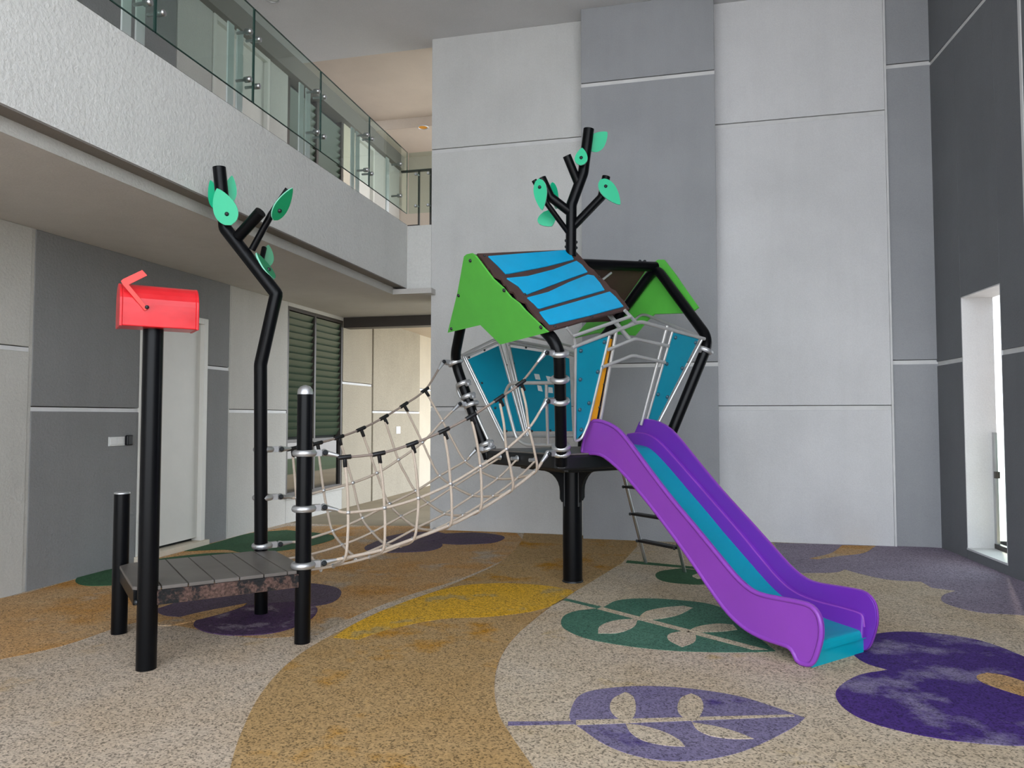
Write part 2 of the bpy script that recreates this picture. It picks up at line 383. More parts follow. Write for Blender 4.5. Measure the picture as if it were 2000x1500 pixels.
patch('leaflet', [(1332,1266),(1306,1252),(1308,1240),(1342,1233),(1358,1242),(1356,1256)], 'f_beige', lay=7)
patch('small_green_leaf', [(1280,1124),(1292,1116),(1330,1111),(1390,1118),(1430,1128),(1380,1142),(1320,1140),(1290,1134)], 'f_green2', lay=5)
patch('small_leaf_stem', [(1225,1095),(1400,1112),(1400,1116),(1222,1100)], 'f_green2', False, lay=4)
patch('leaflet', [(1352,1126),(1366,1120),(1400,1122),(1390,1130),(1362,1132)], 'f_beige', lay=6)
patch('purple_flower', [(1735,1310),(1690,1296),(1665,1276),(1670,1252),(1708,1240),(1762,1235),(1841,1240),(1920,1254),(2000,1284),(2070,1320),(2110,1380),(2090,1440),(2010,1458),(1894,1452),(1788,1436),(1698,1412),(1650,1386),(1632,1359),(1645,1338),(1682,1319)], 'f_purple', lay=5)
patch('flower_petal', [(1908,1322),(1928,1316),(1965,1322),(2020,1342),(2060,1372),(2020,1368),(1950,1347),(1915,1333)], 'f_orange', lay=6)
patch('mauve_flower', [(1512,1061),(1620,1064),(1756,1067),(1838,1071),(1920,1102),(2000,1137),(2120,1190),(2060,1215),(2000,1203),(1920,1198),(1868,1187),(1840,1175),(1843,1163),(1868,1155),(1820,1149),(1799,1137),(1735,1133),(1682,1122),(1650,1113),(1629,1119),(1565,1120),(1530,1100)], 'f_mauve', lay=5)
patch('flower_petal', [(1581,1092),(1624,1081),(1645,1066),(1711,1067),(1687,1081),(1640,1087),(1602,1093)], 'f_orange', lay=6)
patch('green_patch', [(147,1135),(165,1122),(215,1113),(300,1094),(400,1082),(470,1080),(440,1100),(370,1124),(300,1138),(215,1144),(165,1144)], 'f_green2', lay=5)
patch('green_patch', [(360,1077),(430,1058),(490,1042),(560,1036),(640,1044),(652,1053),(600,1068),(530,1078),(470,1079),(440,1074)], 'f_green2', lay=5)
patch('plum_patch', [(300,1192),(400,1162),(520,1143),(600,1140),(655,1148),(666,1162),(640,1180),(560,1190),(480,1198),(420,1205),(330,1204)], 'f_plumgrey', lay=5)
patch('plum_patch', [(378,1222),(398,1205),(450,1190),(520,1180),(590,1176),(620,1190),(600,1215),(540,1236),(470,1242),(410,1237)], 'f_plum', lay=6)
patch('flower_petal', [(300,1222),(380,1200),(450,1186),(482,1180),(470,1188),(420,1204),(340,1222)], 'f_orange', lay=7)
patch('plum_patch', [(845,1052),(870,1043),(930,1041),(975,1046),(985,1052),(960,1061),(900,1064),(858,1062)], 'f_plumgrey', lay=6)
patch('plum_patch', [(712,1070),(735,1058),(800,1054),(850,1058),(864,1066),(840,1076),(770,1080),(725,1078)], 'f_plumgrey', lay=7)
patch('plum_patch', [(752,1050),(800,1040),(855,1040),(875,1046),(860,1056),(800,1058),(762,1056)], 'f_plumgrey', lay=8)

# ------------------------------------------------------------------ walls
XL = -5.57; YB = 9.47; XS = -3.734; ZC = 6.70; ZLC = 3.155
def piece(parent, name, lo, hi, mat, bev=.006):
    return obj(name, MB().box(lo, hi), MT[mat] if isinstance(mat, str) else mat, parent, bev)
# back wall
wb = struct('wall_back', MB().box((-3.385, 9.55, -.05), (3.12, 10.1, ZC+.3)), MT['groove'])
xa, xb_, xc, xd = -3.385, -1.29, .345, 2.325
def rows(parent, name, x0, x1, yf, yb, zs, mat, tmat='trim', tr=.058, rec=.012, axis='x'):
    """stacked render panels with a pale strip set in each joint"""
    for i in range(len(zs) - 1):
        z0 = zs[i] + (tr/2 if i else 0); z1 = zs[i+1] - (tr/2 if i < len(zs)-2 else 0)
        if axis == 'x': piece(parent, 'render_panel', (x0, yf, z0), (x1, yb, z1), mat)
        else: piece(parent, 'render_panel', (yb, x0, z0), (yf, x1, z1), mat)
        if i < len(zs)-2:
            if axis == 'x': piece(parent, 'joint_strip', (x0, yf+rec, z1), (x1, yb, z1+tr-.008), tmat, 0)
            else: piece(parent, 'joint_strip', (yb, x0, z1), (yf-rec, x1, z1+tr-.008), tmat, 0)
rows(wb, 'p', xa, xb_-.004, YB, 9.56, [0, 1.615, 5.13, ZC], 'light')
rows(wb, 'p', xb_, xc, 9.20, 9.56, [0, 2.14, 5.71, ZC], 'dark', tr=.055)
rows(wb, 'p', xc+.006, xd-.022, YB, 9.56, [0, 1.615, 5.13, ZC], 'light2')
piece(wb, 'corner_strip', (xd-.022, YB-.012, 0), (xd, 9.56, ZC), 'trim', 0)
rows(wb, 'p', xd, 2.86, 9.50, 9.56, [0, 2.145, 5.69, ZC], 'dark', tr=.055)
# piece of wall above the corridor opening, left of the back wall
wh = struct('wall_header', MB().box((XS, 9.472, 3.235), (-3.386, 9.95, 4.12)), MT['parapet'])
wbeam = struct('trim_1', MB().box((XL, 11.30, 2.985), (-3.2, 11.55, 3.153)), MT['frame'])
# side wall with the window slot (slightly off square)
r0 = Vector((2.804, 9.523, 0)); rd = (Vector((2.943, 7.706, 0)) - r0).normalized(); rn = Vector((-rd.y, rd.x, 0))
if rn.x < 0: rn = -rn
wr = struct('wall_right', MB().obox(r0 + rd*6 + rn*1.3 + Z*-.25, rd*7, rn*1.2, Z*.19), MT['groove'])
def rbox(name, y0, y1, z0, z1, mat, t0=0.0, t1=.315, bev=.005, parent=None):
    s0 = (9.523 - y0) / -rd.y; s1 = (9.523 - y1) / -rd.y
    c = r0 + rd*((s0+s1)/2) + rn*((t0+t1)/2) + Z*((z0+z1)/2)
    return obj(name, MB().obox(c, rd*(abs(s1-s0)/2), rn*((t1-t0)/2), Z*((z1-z0)/2)), MT[mat], parent or wr, bev)
wy0, wy1, wz0, wz1 = 8.845, 7.99, .119, 2.79
for (y0, y1, zs) in ((9.60, wy0, (-.05, 2.12, 5.67, 7.0)), (wy1, 7.50, (-.05, 2.12, 5.67, 7.0)), (7.46, 1.2, (-.05, 2.12, 5.67, 7.0)), (wy0, wy1, (wz1, 5.67, 7.0))):
    for i in range(len(zs)-1):
        rbox('render_panel', y0, y1, zs[i] + (.025 if i else 0), zs[i+1] - (.025 if i < len(zs)-2 else 0), 'right')
        if i < len(zs)-2: rbox('joint_strip', y0, y1, zs[i+1]-.025, zs[i+1]+.025, 'trim', .012, .3, 0)
rbox('corner_strip', 7.50, 7.46, 2.145, 7.0, 'trim', -.008, .3, 0)
rbox('render_panel', 7.50, 7.46, -.05, 2.145, 'right')
rbox('render_panel', wy0, wy1, -.05, wz0-.02, 'right')
rbox('window_sill', wy0, wy1, wz0-.02, wz0, 'light2', -.004, .32, 0)
rbox('window_reveal', wy0+.001, wy0-.012, wz0, wz1, 'light2', .002, .313, 0)
rbox('window_reveal', wy1+.012, wy1, wz0, wz1, 'light2', .002, .313, 0)
rbox('window_reveal', wy0, wy1, wz1-.012, wz1, 'light2', .002, .313, 0)
rail = empty('glass_balustrade', r0 + rd*1.1 + rn*.28, 'low glass guard outside the narrow opening in the right wall', 'railing')
rbox('glass_pane', wy0-.03, wy1+.02, .16, 1.32, 'glass', .275, .285, 0, rail)
rbox('rail_post', wy0-.015, wy0-.06, .12, 1.34, 'steel', .265, .295, 0, rail)
rbox('bottom_rail', wy0-.015, wy1+.015, .12, .17, 'frame', .26, .31, 0, rail)
rbox('glass_clamp', wy0-.055, wy0-.10, .86, .93, 'frame', .255, .295, 0, rail)

struct('sky_blocker_slab', MB().box((3.40, -2, 3.0), (8.5, 9.4, 3.15)), MT['outside'])  # added unseen slab that keeps sky light off the window reveal
struct('sky_blocker_wall', MB().box((6.4, -4, -.06), (6.6, 7.2, 3.0)), MT['outside'])  # added unseen wall, cuts the sky reaching the narrow opening

# left wall, ground storey
wl = struct('wall_left', MB().box((XL-.5, -3, -.05), (XL-.12, 26, ZLC)), MT['interior'])
def lrows(y0, y1, zs, mat, xf=XL, tr=.045):
    rows(wl, 'p', y0, y1, xf, XL-.13, zs, mat, tr=tr, axis='y')
def lpiece(name, y0, y1, z0, z1, mat, xf=XL, bev=.005): return piece(wl, name, (XL-.13, y0, z0), (xf, y1, z1), mat, bev)
lrows(-3, 5.285, [-.05, 2.09, ZLC], 'lightleft')
lpiece('corner_strip', 5.285, 5.32, 0, ZLC, 'lightleft', XL-.008, 0)
DY0, DY1, DZ = 6.62, 7.73, 2.665
lrows(5.32, DY0, [-.05, 1.575, ZLC], 'darkleft')
lpiece('render_panel', DY0, DY1, DZ, ZLC, 'darkleft')
lrows(DY1, 8.165, [-.05, 2.10, ZLC], 'darkleft')
lpiece('corner_strip', 8.165, 8.19, 0, ZLC, 'lightleft', XL-.006, 0)
lrows(8.19, 9.545, [-.05, 1.58, ZLC], 'lightleft')
WY0, WY1, WZ0, WZ1 = 9.55, 11.30, .36, 3.10
lpiece('render_panel', WY0, WY1, -.05, WZ0, 'lightleft'); lpiece('render_panel', WY0, WY1, WZ1, ZLC, 'lightleft')
lrows(11.30, 12.46, [-.05, 2.075, 3.6], 'beige')
lrows(12.48, 14.86, [-.05, 1.60, 3.6], 'beige', XL+.02)
lrows(14.88, 16.4, [-.05, 2.10, 3.6], 'beige2', XL-.01)
lrows(16.42, 26, [-.05, 1.60, 3.6], 'beige2', XL+.01)
# door with its frame and step
door = struct('door_1', MB().box((XL-.12, DY0+.07, .10), (XL-.045, DY1-.07, DZ-.07)), MT['doorw'])
for lo, hi in (((XL-.12, DY0, .06), (XL+.012, DY0+.07, DZ)), ((XL-.12, DY1-.07, .06), (XL+.012, DY1, DZ)), ((XL-.12, DY0+.0705, DZ-.07), (XL+.012, DY1-.0705, DZ))):
    obj('door_frame', MB().box(lo, hi), MT['doorw'], door, .004)
obj('door_step', MB().box((XL-.12, DY0-.02, 0), (XL+.05, DY1+.04, .062)), MT['beige2'], door, .006)
# louvre window
win = struct('window_1', MB().box((XL-.125, WY0, WZ0), (XL-.115, WY1, WZ1)), MT['interior'])
def fr(lo, hi): return obj('window_frame', MB().box(lo, hi), MT['frame'], win, .003)
WM = (WY0+WY1)/2 - .05; ZM = 1.13
for y in (WY0, WM-.025, WY1-.05): fr((XL-.11, y, WZ0), (XL-.01, y+.05, WZ1))
for z in (WZ0, ZM, WZ1-.05): fr((XL-.11, WY0, z), (XL-.012, WY1, z+.05))
for k, (y0, y1) in enumerate(((WY0+.05, WM-.025), (WM+.025, WY1-.05))):
    nb = 18
    me = MB().obox((0,0,0), Vector((.002, 0, 0)), Vector((0, (y1-y0)/2-.004, 0)), Vector((0, 0, .062))).mesh('louvre_blade', MT['louvre'])
    for i in range(nb):
        z = ZM+.09 + (WZ1-ZM-.16)*(i+.5)/nb
        inst('louvre_blade', me, (XL-.055, (y0+y1)/2, z), win, Matrix.Rotation(math.radians(28), 3, 'Y').to_quaternion())
    obj('window_pane', MB().box((XL-.055, y0, WZ0+.05), (XL-.048, y1, ZM)), MT['glassdark'], win)
obj('window_sill', MB().box((XL-.05, WY0-.02, WZ0-.03), (XL+.03, WY1+.02, WZ0)), MT['lightleft'], win, .004)
sw = empty('door_switch', (XL, 6.35, 1.21), 'white double switch plate beside a black reader left of the door', 'switch')
obj('switch_plate', MB().box((XL, 6.21, 1.215), (XL+.012, 6.42, 1.305)), MT['white'], sw, .003)
for y in (6.225, 6.32): obj('switch_rocker', MB().box((XL+.012, y, 1.23), (XL+.017, y+.08, 1.29)), MT['white'], sw, .002)
obj('card_reader', MB().box((XL, 6.43, 1.215), (XL+.04, 6.51, 1.32)), MT['blackm'], sw, .012)
tag(obj('wall_switch', MB().box((XL+.02, 13.55, 1.18), (XL+.032, 13.76, 1.32)).box((XL+.032, 13.62, 1.22), (XL+.037, 13.69, 1.28)), MT['white'], None, .003), 'small white switch on the speckled beige corridor wall', 'switch')

# lower ceiling, beam and balcony front
cl = struct('ceiling_lower', MB().box((XL-.12, -3, ZLC), (-3.88, 11.55, ZLC+.105)).box((-3.88, 9.30, ZLC), (-3.32, 11.55, ZLC+.07)), MT['soffit'])
struct('trim_2', MB().box((-3.885, -3, ZLC+.001), (-3.868, 9.30, ZLC+.112)), MT['lightleft'])
cl['label'] = 'ceiling under the balcony'
pr = struct('wall_parapet', MB().box((-3.93, -3, 3.262), (XS, 9.468, 4.13)), MT['parapet'])
obj('parapet_soffit', MB().box((-3.93, -3, 3.25), (XS-.004, 9.466, 3.262)), MT['soffitdark'], pr)
obj('coping_edge', MB().box((-3.925, -3, 4.13), (XS-.006, 9.46, 4.137)), MT['frame'], pr)
struct('floor_balcony', MB().box((XL-.12, -3, 3.262), (-3.931, 20, 4.02)).box((-3.931, 9.96, 3.262), (-2.2, 20, 4.02)), MT['ceilwarm'])
# upper storey wall
wu = struct('wall_upper', MB().box((XL-.5, -3, 4.02), (XL-.12, 13.7, ZC)), MT['interior'])
def up(name, y0, y1, z0, z1, mat, xf=XL, bev=.004): return obj(name, MB().box((XL-.13, y0, z0), (xf, y1, z1)), MT[mat], wu, bev)
up('render_panel', -3, 6.3, 4.02, 6.42, 'darkleft'); up('render_panel', 6.32, 7.08, 4.02, 6.42, 'darkleft')
up('render_panel', 7.10, 7.72, 4.02, 6.42, 'lightleft')
up('render_panel', 9.0, 9.46, 4.02, 6.42, 'lightleft')
up('render_panel', 11.24, 11.7, 4.02, 6.42, 'beige2')
up('render_panel', 12.5, 13.7, 4.02, 6.42, 'lightleft')
up('ceiling_band', -3, 13.7, 6.42, ZC, 'soffitdark', XL+.10)
for k, (y0, y1) in enumerate(((7.74, 8.98), (11.72, 12.48))):
    d = struct('door_%d' % (k+2), MB().box((XL-.119, y0+.06, 4.03), (XL-.05, y1-.06, 6.36)), MT['doorw'])
    for lo, hi in (((XL-.118, y0, 4.02), (XL+.01, y0+.06, 6.42)), ((XL-.118, y1-.06, 4.02), (XL+.01, y1, 6.42)), ((XL-.118, y0+.0605, 6.36), (XL+.01, y1-.0605, 6.42))):
        obj('door_frame', MB().box(lo, hi), MT['doorw'], d, .003)
w2 = struct('window_2', MB().box((XL-.118, 9.47, 4.03), (XL-.11, 11.23, 6.41)), MT['interior'])
for y in (9.47, 10.33, 11.17): obj('window_frame', MB().box((XL-.1, y, 4.03), (XL-.005, y+.06, 6.41)), MT['frame'], w2)
for (y0, y1) in ((9.53, 10.33), (10.39, 11.17)):
    me = MB().obox((0,0,0), Vector((.002, 0, 0)), Vector((0, (y1-y0)/2-.003, 0)), Vector((0, 0, .062))).mesh('louvre_blade', MT['louvre'])
    for i in range(20):
        inst('louvre_blade', me, (XL-.05, (y0+y1)/2, 4.12+.112*i), w2, Matrix.Rotation(math.radians(28), 3, 'Y').to_quaternion())
# ceilings
struct('ceiling', MB().box((XL-.5, -3.0, ZC), (4.4, 9.69, ZC+.4)), MT['ceil'])
struct('ceiling_upper', MB().box((XL-.5, 9.69, ZC+.16), (-.5, 12.3, ZC+.4)).box((XL-.5, 12.3, ZC-.02), (-.5, 20, ZC+.4)), MT['ceilwarm'])
struct('wall_far', MB().box((XL-.5, 13.72, 4.02), (-4.2, 14.0, ZC)), MT['ceilwarm'])
for i, (x, y, z, lab) in enumerate(((*GP(826, 248, ZC-.02).xy, ZC-.02, 'small round recessed downlight in the warm-tinted balcony ceiling'), (*GP(531, -4, ZC).xy, ZC, 'round recessed downlight at the top edge over the atrium'))):
    dl = empty('downlight', (x, y, z), lab, 'light')
    obj('downlight_rim', MB().ring((x, y, z-.006), Z, .09, .012), MT['alu'], dl)
    obj('downlight_lens', MB().lathe((x, y, z-.004), Z, [(.08, 0), (.08, .004)]), MT['orange' if i == 0 else 'white'], dl)

# ------------------------------------------------------------------ balcony glass railing
gr = empty('balcony_railing', (XS-.05, 5.8, 4.13), 'frameless green glass balcony railing on paired stainless posts', 'railing')
JY = [3.28, 4.52, 5.765, 7.0, 8.225, 9.40]; GZ0, GZ1 = 4.288, 5.148
bounds = [(.8, 2.04), (2.05, 3.275), (3.285, 4.515), (4.525, 5.76), (5.77, 6.995), (7.005, 8.22), (8.23, 9.47)]
for y0, y1 in bounds:
    g = obj('glass_panel', MB().box((XS-.012, y0, GZ0), (XS, y1, GZ1)), MT['glass'], gr)
    e = MB()
    for z in (GZ0, GZ1-.006): e.box((XS-.0125, y0, z), (XS+.0005, y1, z+.006))
    for y in (y0, y1-.005): e.box((XS-.0125, y, GZ0), (XS+.0005, y+.005, GZ1))
    obj('glass_edge', e, MT['glassedge'], g)
pm = MB().box((-.035, -.006, 0), (.035, .006, .86)); 
pmesh = MB().box((-.045, -.006, -.0), (.045, .006, .90)).mesh('rail_post', MT['steel'])
smesh = MB().lathe((-.13, 0, 0), (1, 0, 0), [(.013, 0), (.013, .085), (.026, .09), (.026, .128)], 14).lathe((.0005, 0, 0), (1,0,0), [(.026, 0), (.026, .014), (.018, .02)], 14).mesh('standoff', MT['steel'])
for y in [2.045] + JY[:5]:
    for k, dy in enumerate((-.07, .07)):
        p = obj('rail_post', MB().box((XS-.20, y+dy-.045, 4.13), (XS-.185, y+dy+.045, 5.0)), MT['satin'], gr, .002)
        for z in (4.47, 4.90): inst('standoff', smesh, (XS, y+dy, z), p)
p = obj('rail_post', MB().box((XS-.20, 9.18, 4.13), (XS-.185, 9.27, 5.0)), MT['satin'], gr, .002)
for z in (4.47, 4.90): inst('standoff', smesh, (XS, 9.22, z), p)
# short return panel with dark bar posts
gr2 = empty('landing_railing', (-3.56, 9.52, 4.12), 'short glass railing with two dark bar posts at the balcony end', 'railing')
obj('glass_panel', MB().box((XS+.004, 9.50, 4.30), (-3.392, 9.512, 5.148)), MT['glass'], gr2)
obj('handrail', MB().box((-3.86, 9.545, 4.90), (-3.392, 9.585, 4.925)), MT['frame'], gr2)
obj('bottom_bar', MB().box((-3.76, 9.545, 4.135), (-3.60, 9.585, 4.155)), MT['frame'], gr2)
for x in (-3.60, -3.43):
    obj('bar_post', MB().box((x-.011, 9.55, 4.12), (x+.011, 9.58, 4.905)), MT['frame'], gr2)
    for z in (4.40, 4.84):
        obj('glass_fitting', MB().lathe((x-.01 if x > -3.5 else x-.02, 9.495, z), (0,-1,0), [(.022, 0), (.022, .012), (.014, .02)]).lathe((x+.0 if x > -3.5 else x, 9.513, z), (0,1,0), [(.01, 0), (.01, .04)]), MT['alu'], gr2)

# ------------------------------------------------------------------ play platform
R1 = .057
def post(name, a, b, z1, r=R1, parent=None, cap=None):
    m = MB().tube([P(a, b, 0), P(a, b, z1)], r, 24)
    return obj(name, m, MT['black'], parent)
pf = empty('play_platform', P(-3.15, -.05, 0), 'low square play platform with dark planks between four black posts', 'playground platform')
MA, MBb = (-3.58, -.475), (-3.64, .44); TA, KA = (-2.68, .41), (-2.64, -.475)
post('post', *MA, 2.035, .058, pf)
ps = post('post', *MBb, .965, .052, pf)
obj('post_cap', MB().lathe(P(*MBb, .965), Z, [(.052, 0), (.052, .008), (.046, .012)], 20), MT['alu'], ps)
pk = post('post', *KA, 1.655, .052, pf)
pk['label'] = 'black post with a domed grey cap'
obj('dome_cap', MB().lathe(P(*KA, 1.655), Z, [(.053, 0), (.053, .012), (.048, .034), (.034, .052), (.014, .061), (.001, .063)], 20), MT['alu'], pk)
DZt = .485; a0, a1, b0, b1 = -3.66, -2.60, -.50, .40
nb = 7
for i in range(nb):
    x0 = a0 + (a1-a0)*i/nb + .003; x1 = a0 + (a1-a0)*(i+1)/nb - .003
    pts = [P(x0, b0, DZt), P(x1, b0, DZt), P(x1, b1, DZt), P(x0, b1, DZt)]
    if i == 0: pts = [P(x0+.08, b0, DZt), P(x1, b0, DZt), P(x1, b1, DZt), P(x0+.08, b1, DZt), P(x0, b1-.08, DZt), P(x0, b0+.08, DZt)]
    if i == nb-1: pts = [P(x0, b0, DZt), P(x1-.09, b0, DZt), P(x1, b0+.07, DZt), P(x1, b1-.08, DZt), P(x1-.09, b1, DZt), P(x0, b1, DZt)]
    obj('deck_plank', MB().prism(pts, (0, 0, -.022)), MT['deck'], pf, .003)
fm = MB()
for b in (b0+.012, b1-.012): fm.obox(P((a0+a1)/2, b, DZt-.062), U*((a1-a0)/2-.03), V*.010, Z*.040)
obj('side_beam', MB().obox(P((a0+a1)/2, b0+.006, DZt-.067), U*((a1-a0)/2-.05), V*.014, Z*.044), MT['rust'], pf, .004)['label'] = 'front beam with flaking brown coating'
obj('side_beam', MB().obox(P((a0+a1)/2, b1-.006, DZt-.067), U*((a1-a0)/2-.05), V*.014, Z*.044), MT['black'], pf, .004)
obj('end_beam', MB().obox(P(a0+.02, (b0+b1)/2, DZt-.067), U*.014, V*((b1-b0)/2-.06), Z*.044), MT['black'], pf, .004)
obj('end_beam', MB().obox(P(a1-.02, (b0+b1)/2, DZt-.067), U*.014, V*((b1-b0)/2-.06), Z*.044), MT['black'], pf, .004)
bolt_me = MB().lathe((0,0,0), Z, [(.012, 0), (.012, .004), (.009, .009), (.004, .012), (.001, .0125)], 12).mesh('bolt', MT['boltd'])
boltt_me = MB().lathe((0,0,0), Z, [(.017, 0), (.017, .005), (.013, .012), (.006, .016), (.001, .017)], 12).mesh('bolt', MT['boltt'])
boltb_me = MB().lathe((0,0,0), Z, [(.016, 0), (.016, .005), (.012, .011), (.006, .015), (.001, .016)], 12).mesh('bolt', MT['boltd'])
inst('bolt', boltb_me, P(MA[0]-.058, MA[1], .40), pf, facing(-U))

# ------------------------------------------------------------------ mailbox
mp = P(MA[0], MA[1], 2.035)
mbx = empty('mailbox', mp, 'red domed mailbox on top of the tallest straight black post', 'mailbox')
hl, hw, hb, ht = .215, .105, .135, .115            # half length, half width, straight height, dome height
prof = [(-hw, 0), (hw, 0), (hw, hb)]
for k in range(1, 12): t = math.pi*k/12; prof.append((hw*math.cos(t), hb + (ht+.01)*math.sin(t)))
prof.append((-hw, hb))
mc = mp + U*.02 + V*-.02
obj('body', MB().prism([mc - U*(hl-.012) + V*y + Z*z for y, z in prof], U*(2*hl-.024)), MT['red'], mbx, .006)
for s, nm in ((-1, 'door'), (1, 'back_plate')):
    pr2 = [(y*1.04, -.003 + z*1.015) for y, z in prof]
    obj(nm, MB().prism([mc + U*(s*(hl-.014)) + V*y + Z*z for y, z in pr2], U*(s*.016)), MT['red'], mbx, .004)
plm = (mc - V*(hw+.012), V)
fa = [(291,603),(283,607),(240,556),(236,549),(240,545),(278,527),(288,538),(252,556)]
obj('flag', MB().prism([pp(plm, x, y) for x, y in fa], V*.006), MT['redflag'], mbx, .002)
inst('bolt', bolt_me, pp(plm, 287, 600, .0), mbx, facing(-V))

# ------------------------------------------------------------------ leaf boards and trees
def leafboard(parent, base, tip, width, normal, mat='leaf', bolt_at=.3, th=.016, bolt=True):
    base = Vector(base); tip = Vector(tip); d = tip - base; L = d.length; d.normalize()
    n = Vector(normal); n = (n - d*n.dot(d)).normalized(); s = d.cross(n)
    pts = []; K = 18
    for k in range(K+1):
        t = k/K; wv = width/2 * (math.sin(math.pi*t**.72)**.75 if 0 < t < 1 else 0); pts.append((t*L, wv))
    outline = [base + d*x + s*y for x, y in pts] + [base + d*x - s*y for x, y in reversed(pts[1:-1])]
    m = MB().prism([p - n*th/2 for p in outline], n*th)
    for i in range(len(m.m)): m.m[i] = 0 if i < 2 else 1
    o = obj('leaf', m, [MT[mat], MT['leafedge']], parent)
    if bolt: inst('bolt', boltb_me, base + d*L*bolt_at + n*th/2, o, facing(n))
    return o
def camplane(p): return (Vector(p), FWD.copy())
tcen = P(*TA, 0); tc0 = camplane(tcen)
def T(x, y, dd=0.0): return pp((tcen + FWD*dd, FWD), x, y)
tree = empty('tree_post', P(*TA, 0), 'tall kinked black pole branching into a stylised tree with green leaves', 'playground tree')
tb = P(*TA, 0)
trunk = roundpath([tb, T(509, 712), T(540, 574), T(440, 446), T(428, 327)], .015, 2)
obj('trunk', MB().tube(trunk, [.049]*len(trunk), 24), MT['black'], tree)
def br(pts, r, name='branch', parent=tree, n=16): return obj(name, MB().tube(pts, r, n), MT['black'], parent)
br([T(466, 462, -.02), T(509, 414, -.12)], .043)
br([T(492, 488), T(529, 420, -.02), T(563, 370, -.03)], .026)
br([T(508, 520, .05), T(516, 484, .14)], .020)
cn = -FWD
leafboard(tree, T(452, 440, -.07), T(424, 368, -.09), .175, cn + RGT*.1, bolt_at=.30)
leafboard(tree, T(446, 398, .10), T(453, 343, .12), .10, cn + RGT*.5, 'leaf', bolt=False)
leafboard(tree, T(424, 408, .09), T(412, 352, .10), .12, cn - RGT*.5, 'leaf', bolt=False)
leafboard(tree, T(534, 430, -.05), T(571, 367, -.06), .11, cn*.6 + RGT*.55 - UP*.45, 'leafdark', bolt_at=.3)
leafboard(tree, T(520, 522, .16), T(524, 478, .17), .10, cn + RGT*.5, 'leafdark', bolt=False)
leafboard(tree, T(536, 545, .04), T(500, 494, .02), .12, cn*.25 + RGT*1.0 + UP*.5, 'leafdark', bolt_at=.35)

# ------------------------------------------------------------------ tower
FZ = 1.19
cA, cB, cC, cD = (-.545, -.56), (-.56, .56), (.56, -.56), (.56, .56)
eA, eB, eC, eD = (-.765, -.83, 2.06), (-.80, .80, 2.05), (.89, -.86, 2.19), (.83, .83, 2.10)
apL = (-1.05, 0, 2.84); apR = (1.07, 0, 3.02)
tw = empty('play_tower', P(0, 0, 0), 'small treehouse play tower with teal walls and half roof on a thick black column', 'playground tower')
obj('column', MB().tube([P(0,0,0), P(0,0,FZ-.10)], .089, 28), MT['black'], tw)
obj('base_collar', MB().lathe(P(0,0,0), Z, [(.096,0),(.096,.012),(.090,.018)], 28), MT['blackm'], tw)
# floor tray
def rsq(h, r, z, n=5):
    out = []
    for (sx, sy, a) in ((1,1,0),(-1,1,90),(-1,-1,180),(1,-1,270)):
        for k in range(n+1):
            t = math.radians(a + 90*k/n); out.append(P(sx*(h-r) + r*math.cos(t), sy*(h-r) + r*math.sin(t), z))
    return out
obj('floor_tray', MB().prism(rsq(.60, .10, FZ), (0,0,-.125)), MT['blackm'], tw, .02)
obj('floor_board', MB().prism(rsq(.58, .10, FZ+.012), (0,0,-.012)), MT['deck'], tw)
obj('hub_plate', MB().prism(rsq(.36, .06, FZ-.125), (0,0,-.04)), MT['blackm'], tw, .01)
for i, d in enumerate((U, -U, V, -V)):
    s = d.cross(Z); g = []
    for k in range(8):
        t = k/7; g.append(P(0,0,0) + d*(.36 - .22*math.sin(t*math.pi/2)) + Z*(FZ-.165 - .20*(1-math.cos(t*math.pi/2))))
    pts = [P(0,0,FZ-.165) + d*.085, P(0,0,FZ-.165) + d*.36] + g[1:] + [P(0,0,FZ-.43) + d*.14, P(0,0,FZ-.46) + d*.12, P(0,0,FZ-.46) + d*.085]
    obj('gusset', MB().prism([p - s*.006 for p in pts], s*.012), MT['blackm'], tw)
    obj('rib', MB().tube([P(0,0,FZ-.17)+d*.092, P(0,0,FZ-.50)+d*.092], .012, 8), MT['blackm'], tw)
# bent frame tubes with the gables
RT = .048
def frame(c1, e1, ap, e2, c2):
    pts = roundpath([P(*c1, FZ-.08), P(*e1), P(*ap), P(*e2), P(*c2, FZ-.08)], .14, 7)
    return obj('gable_frame', MB().tube(pts, RT, 20), MT['black'], tw)
def up_on(c, e, t):
    p = P(*c, FZ); return p + (P(*e)-p)*t
frame(cA, eA, apL, eB, cB); frame(cC, eC, apR, eD, cD)
obj('ridge_tube', MB().tube([P(*apL) + Z*-.0, P(*apR)], .05, 20), MT['black'], tw)
obj('rafter', MB().tube([P(-.02, 0, 2.9), P(.0, -.80, 2.14)], .02, 10), MT['galv'], tw)
obj('rafter', MB().tube([P(.5, .02, 2.90), P(.1, -.0, 2.62)], .012, 8), MT['galv'], tw)
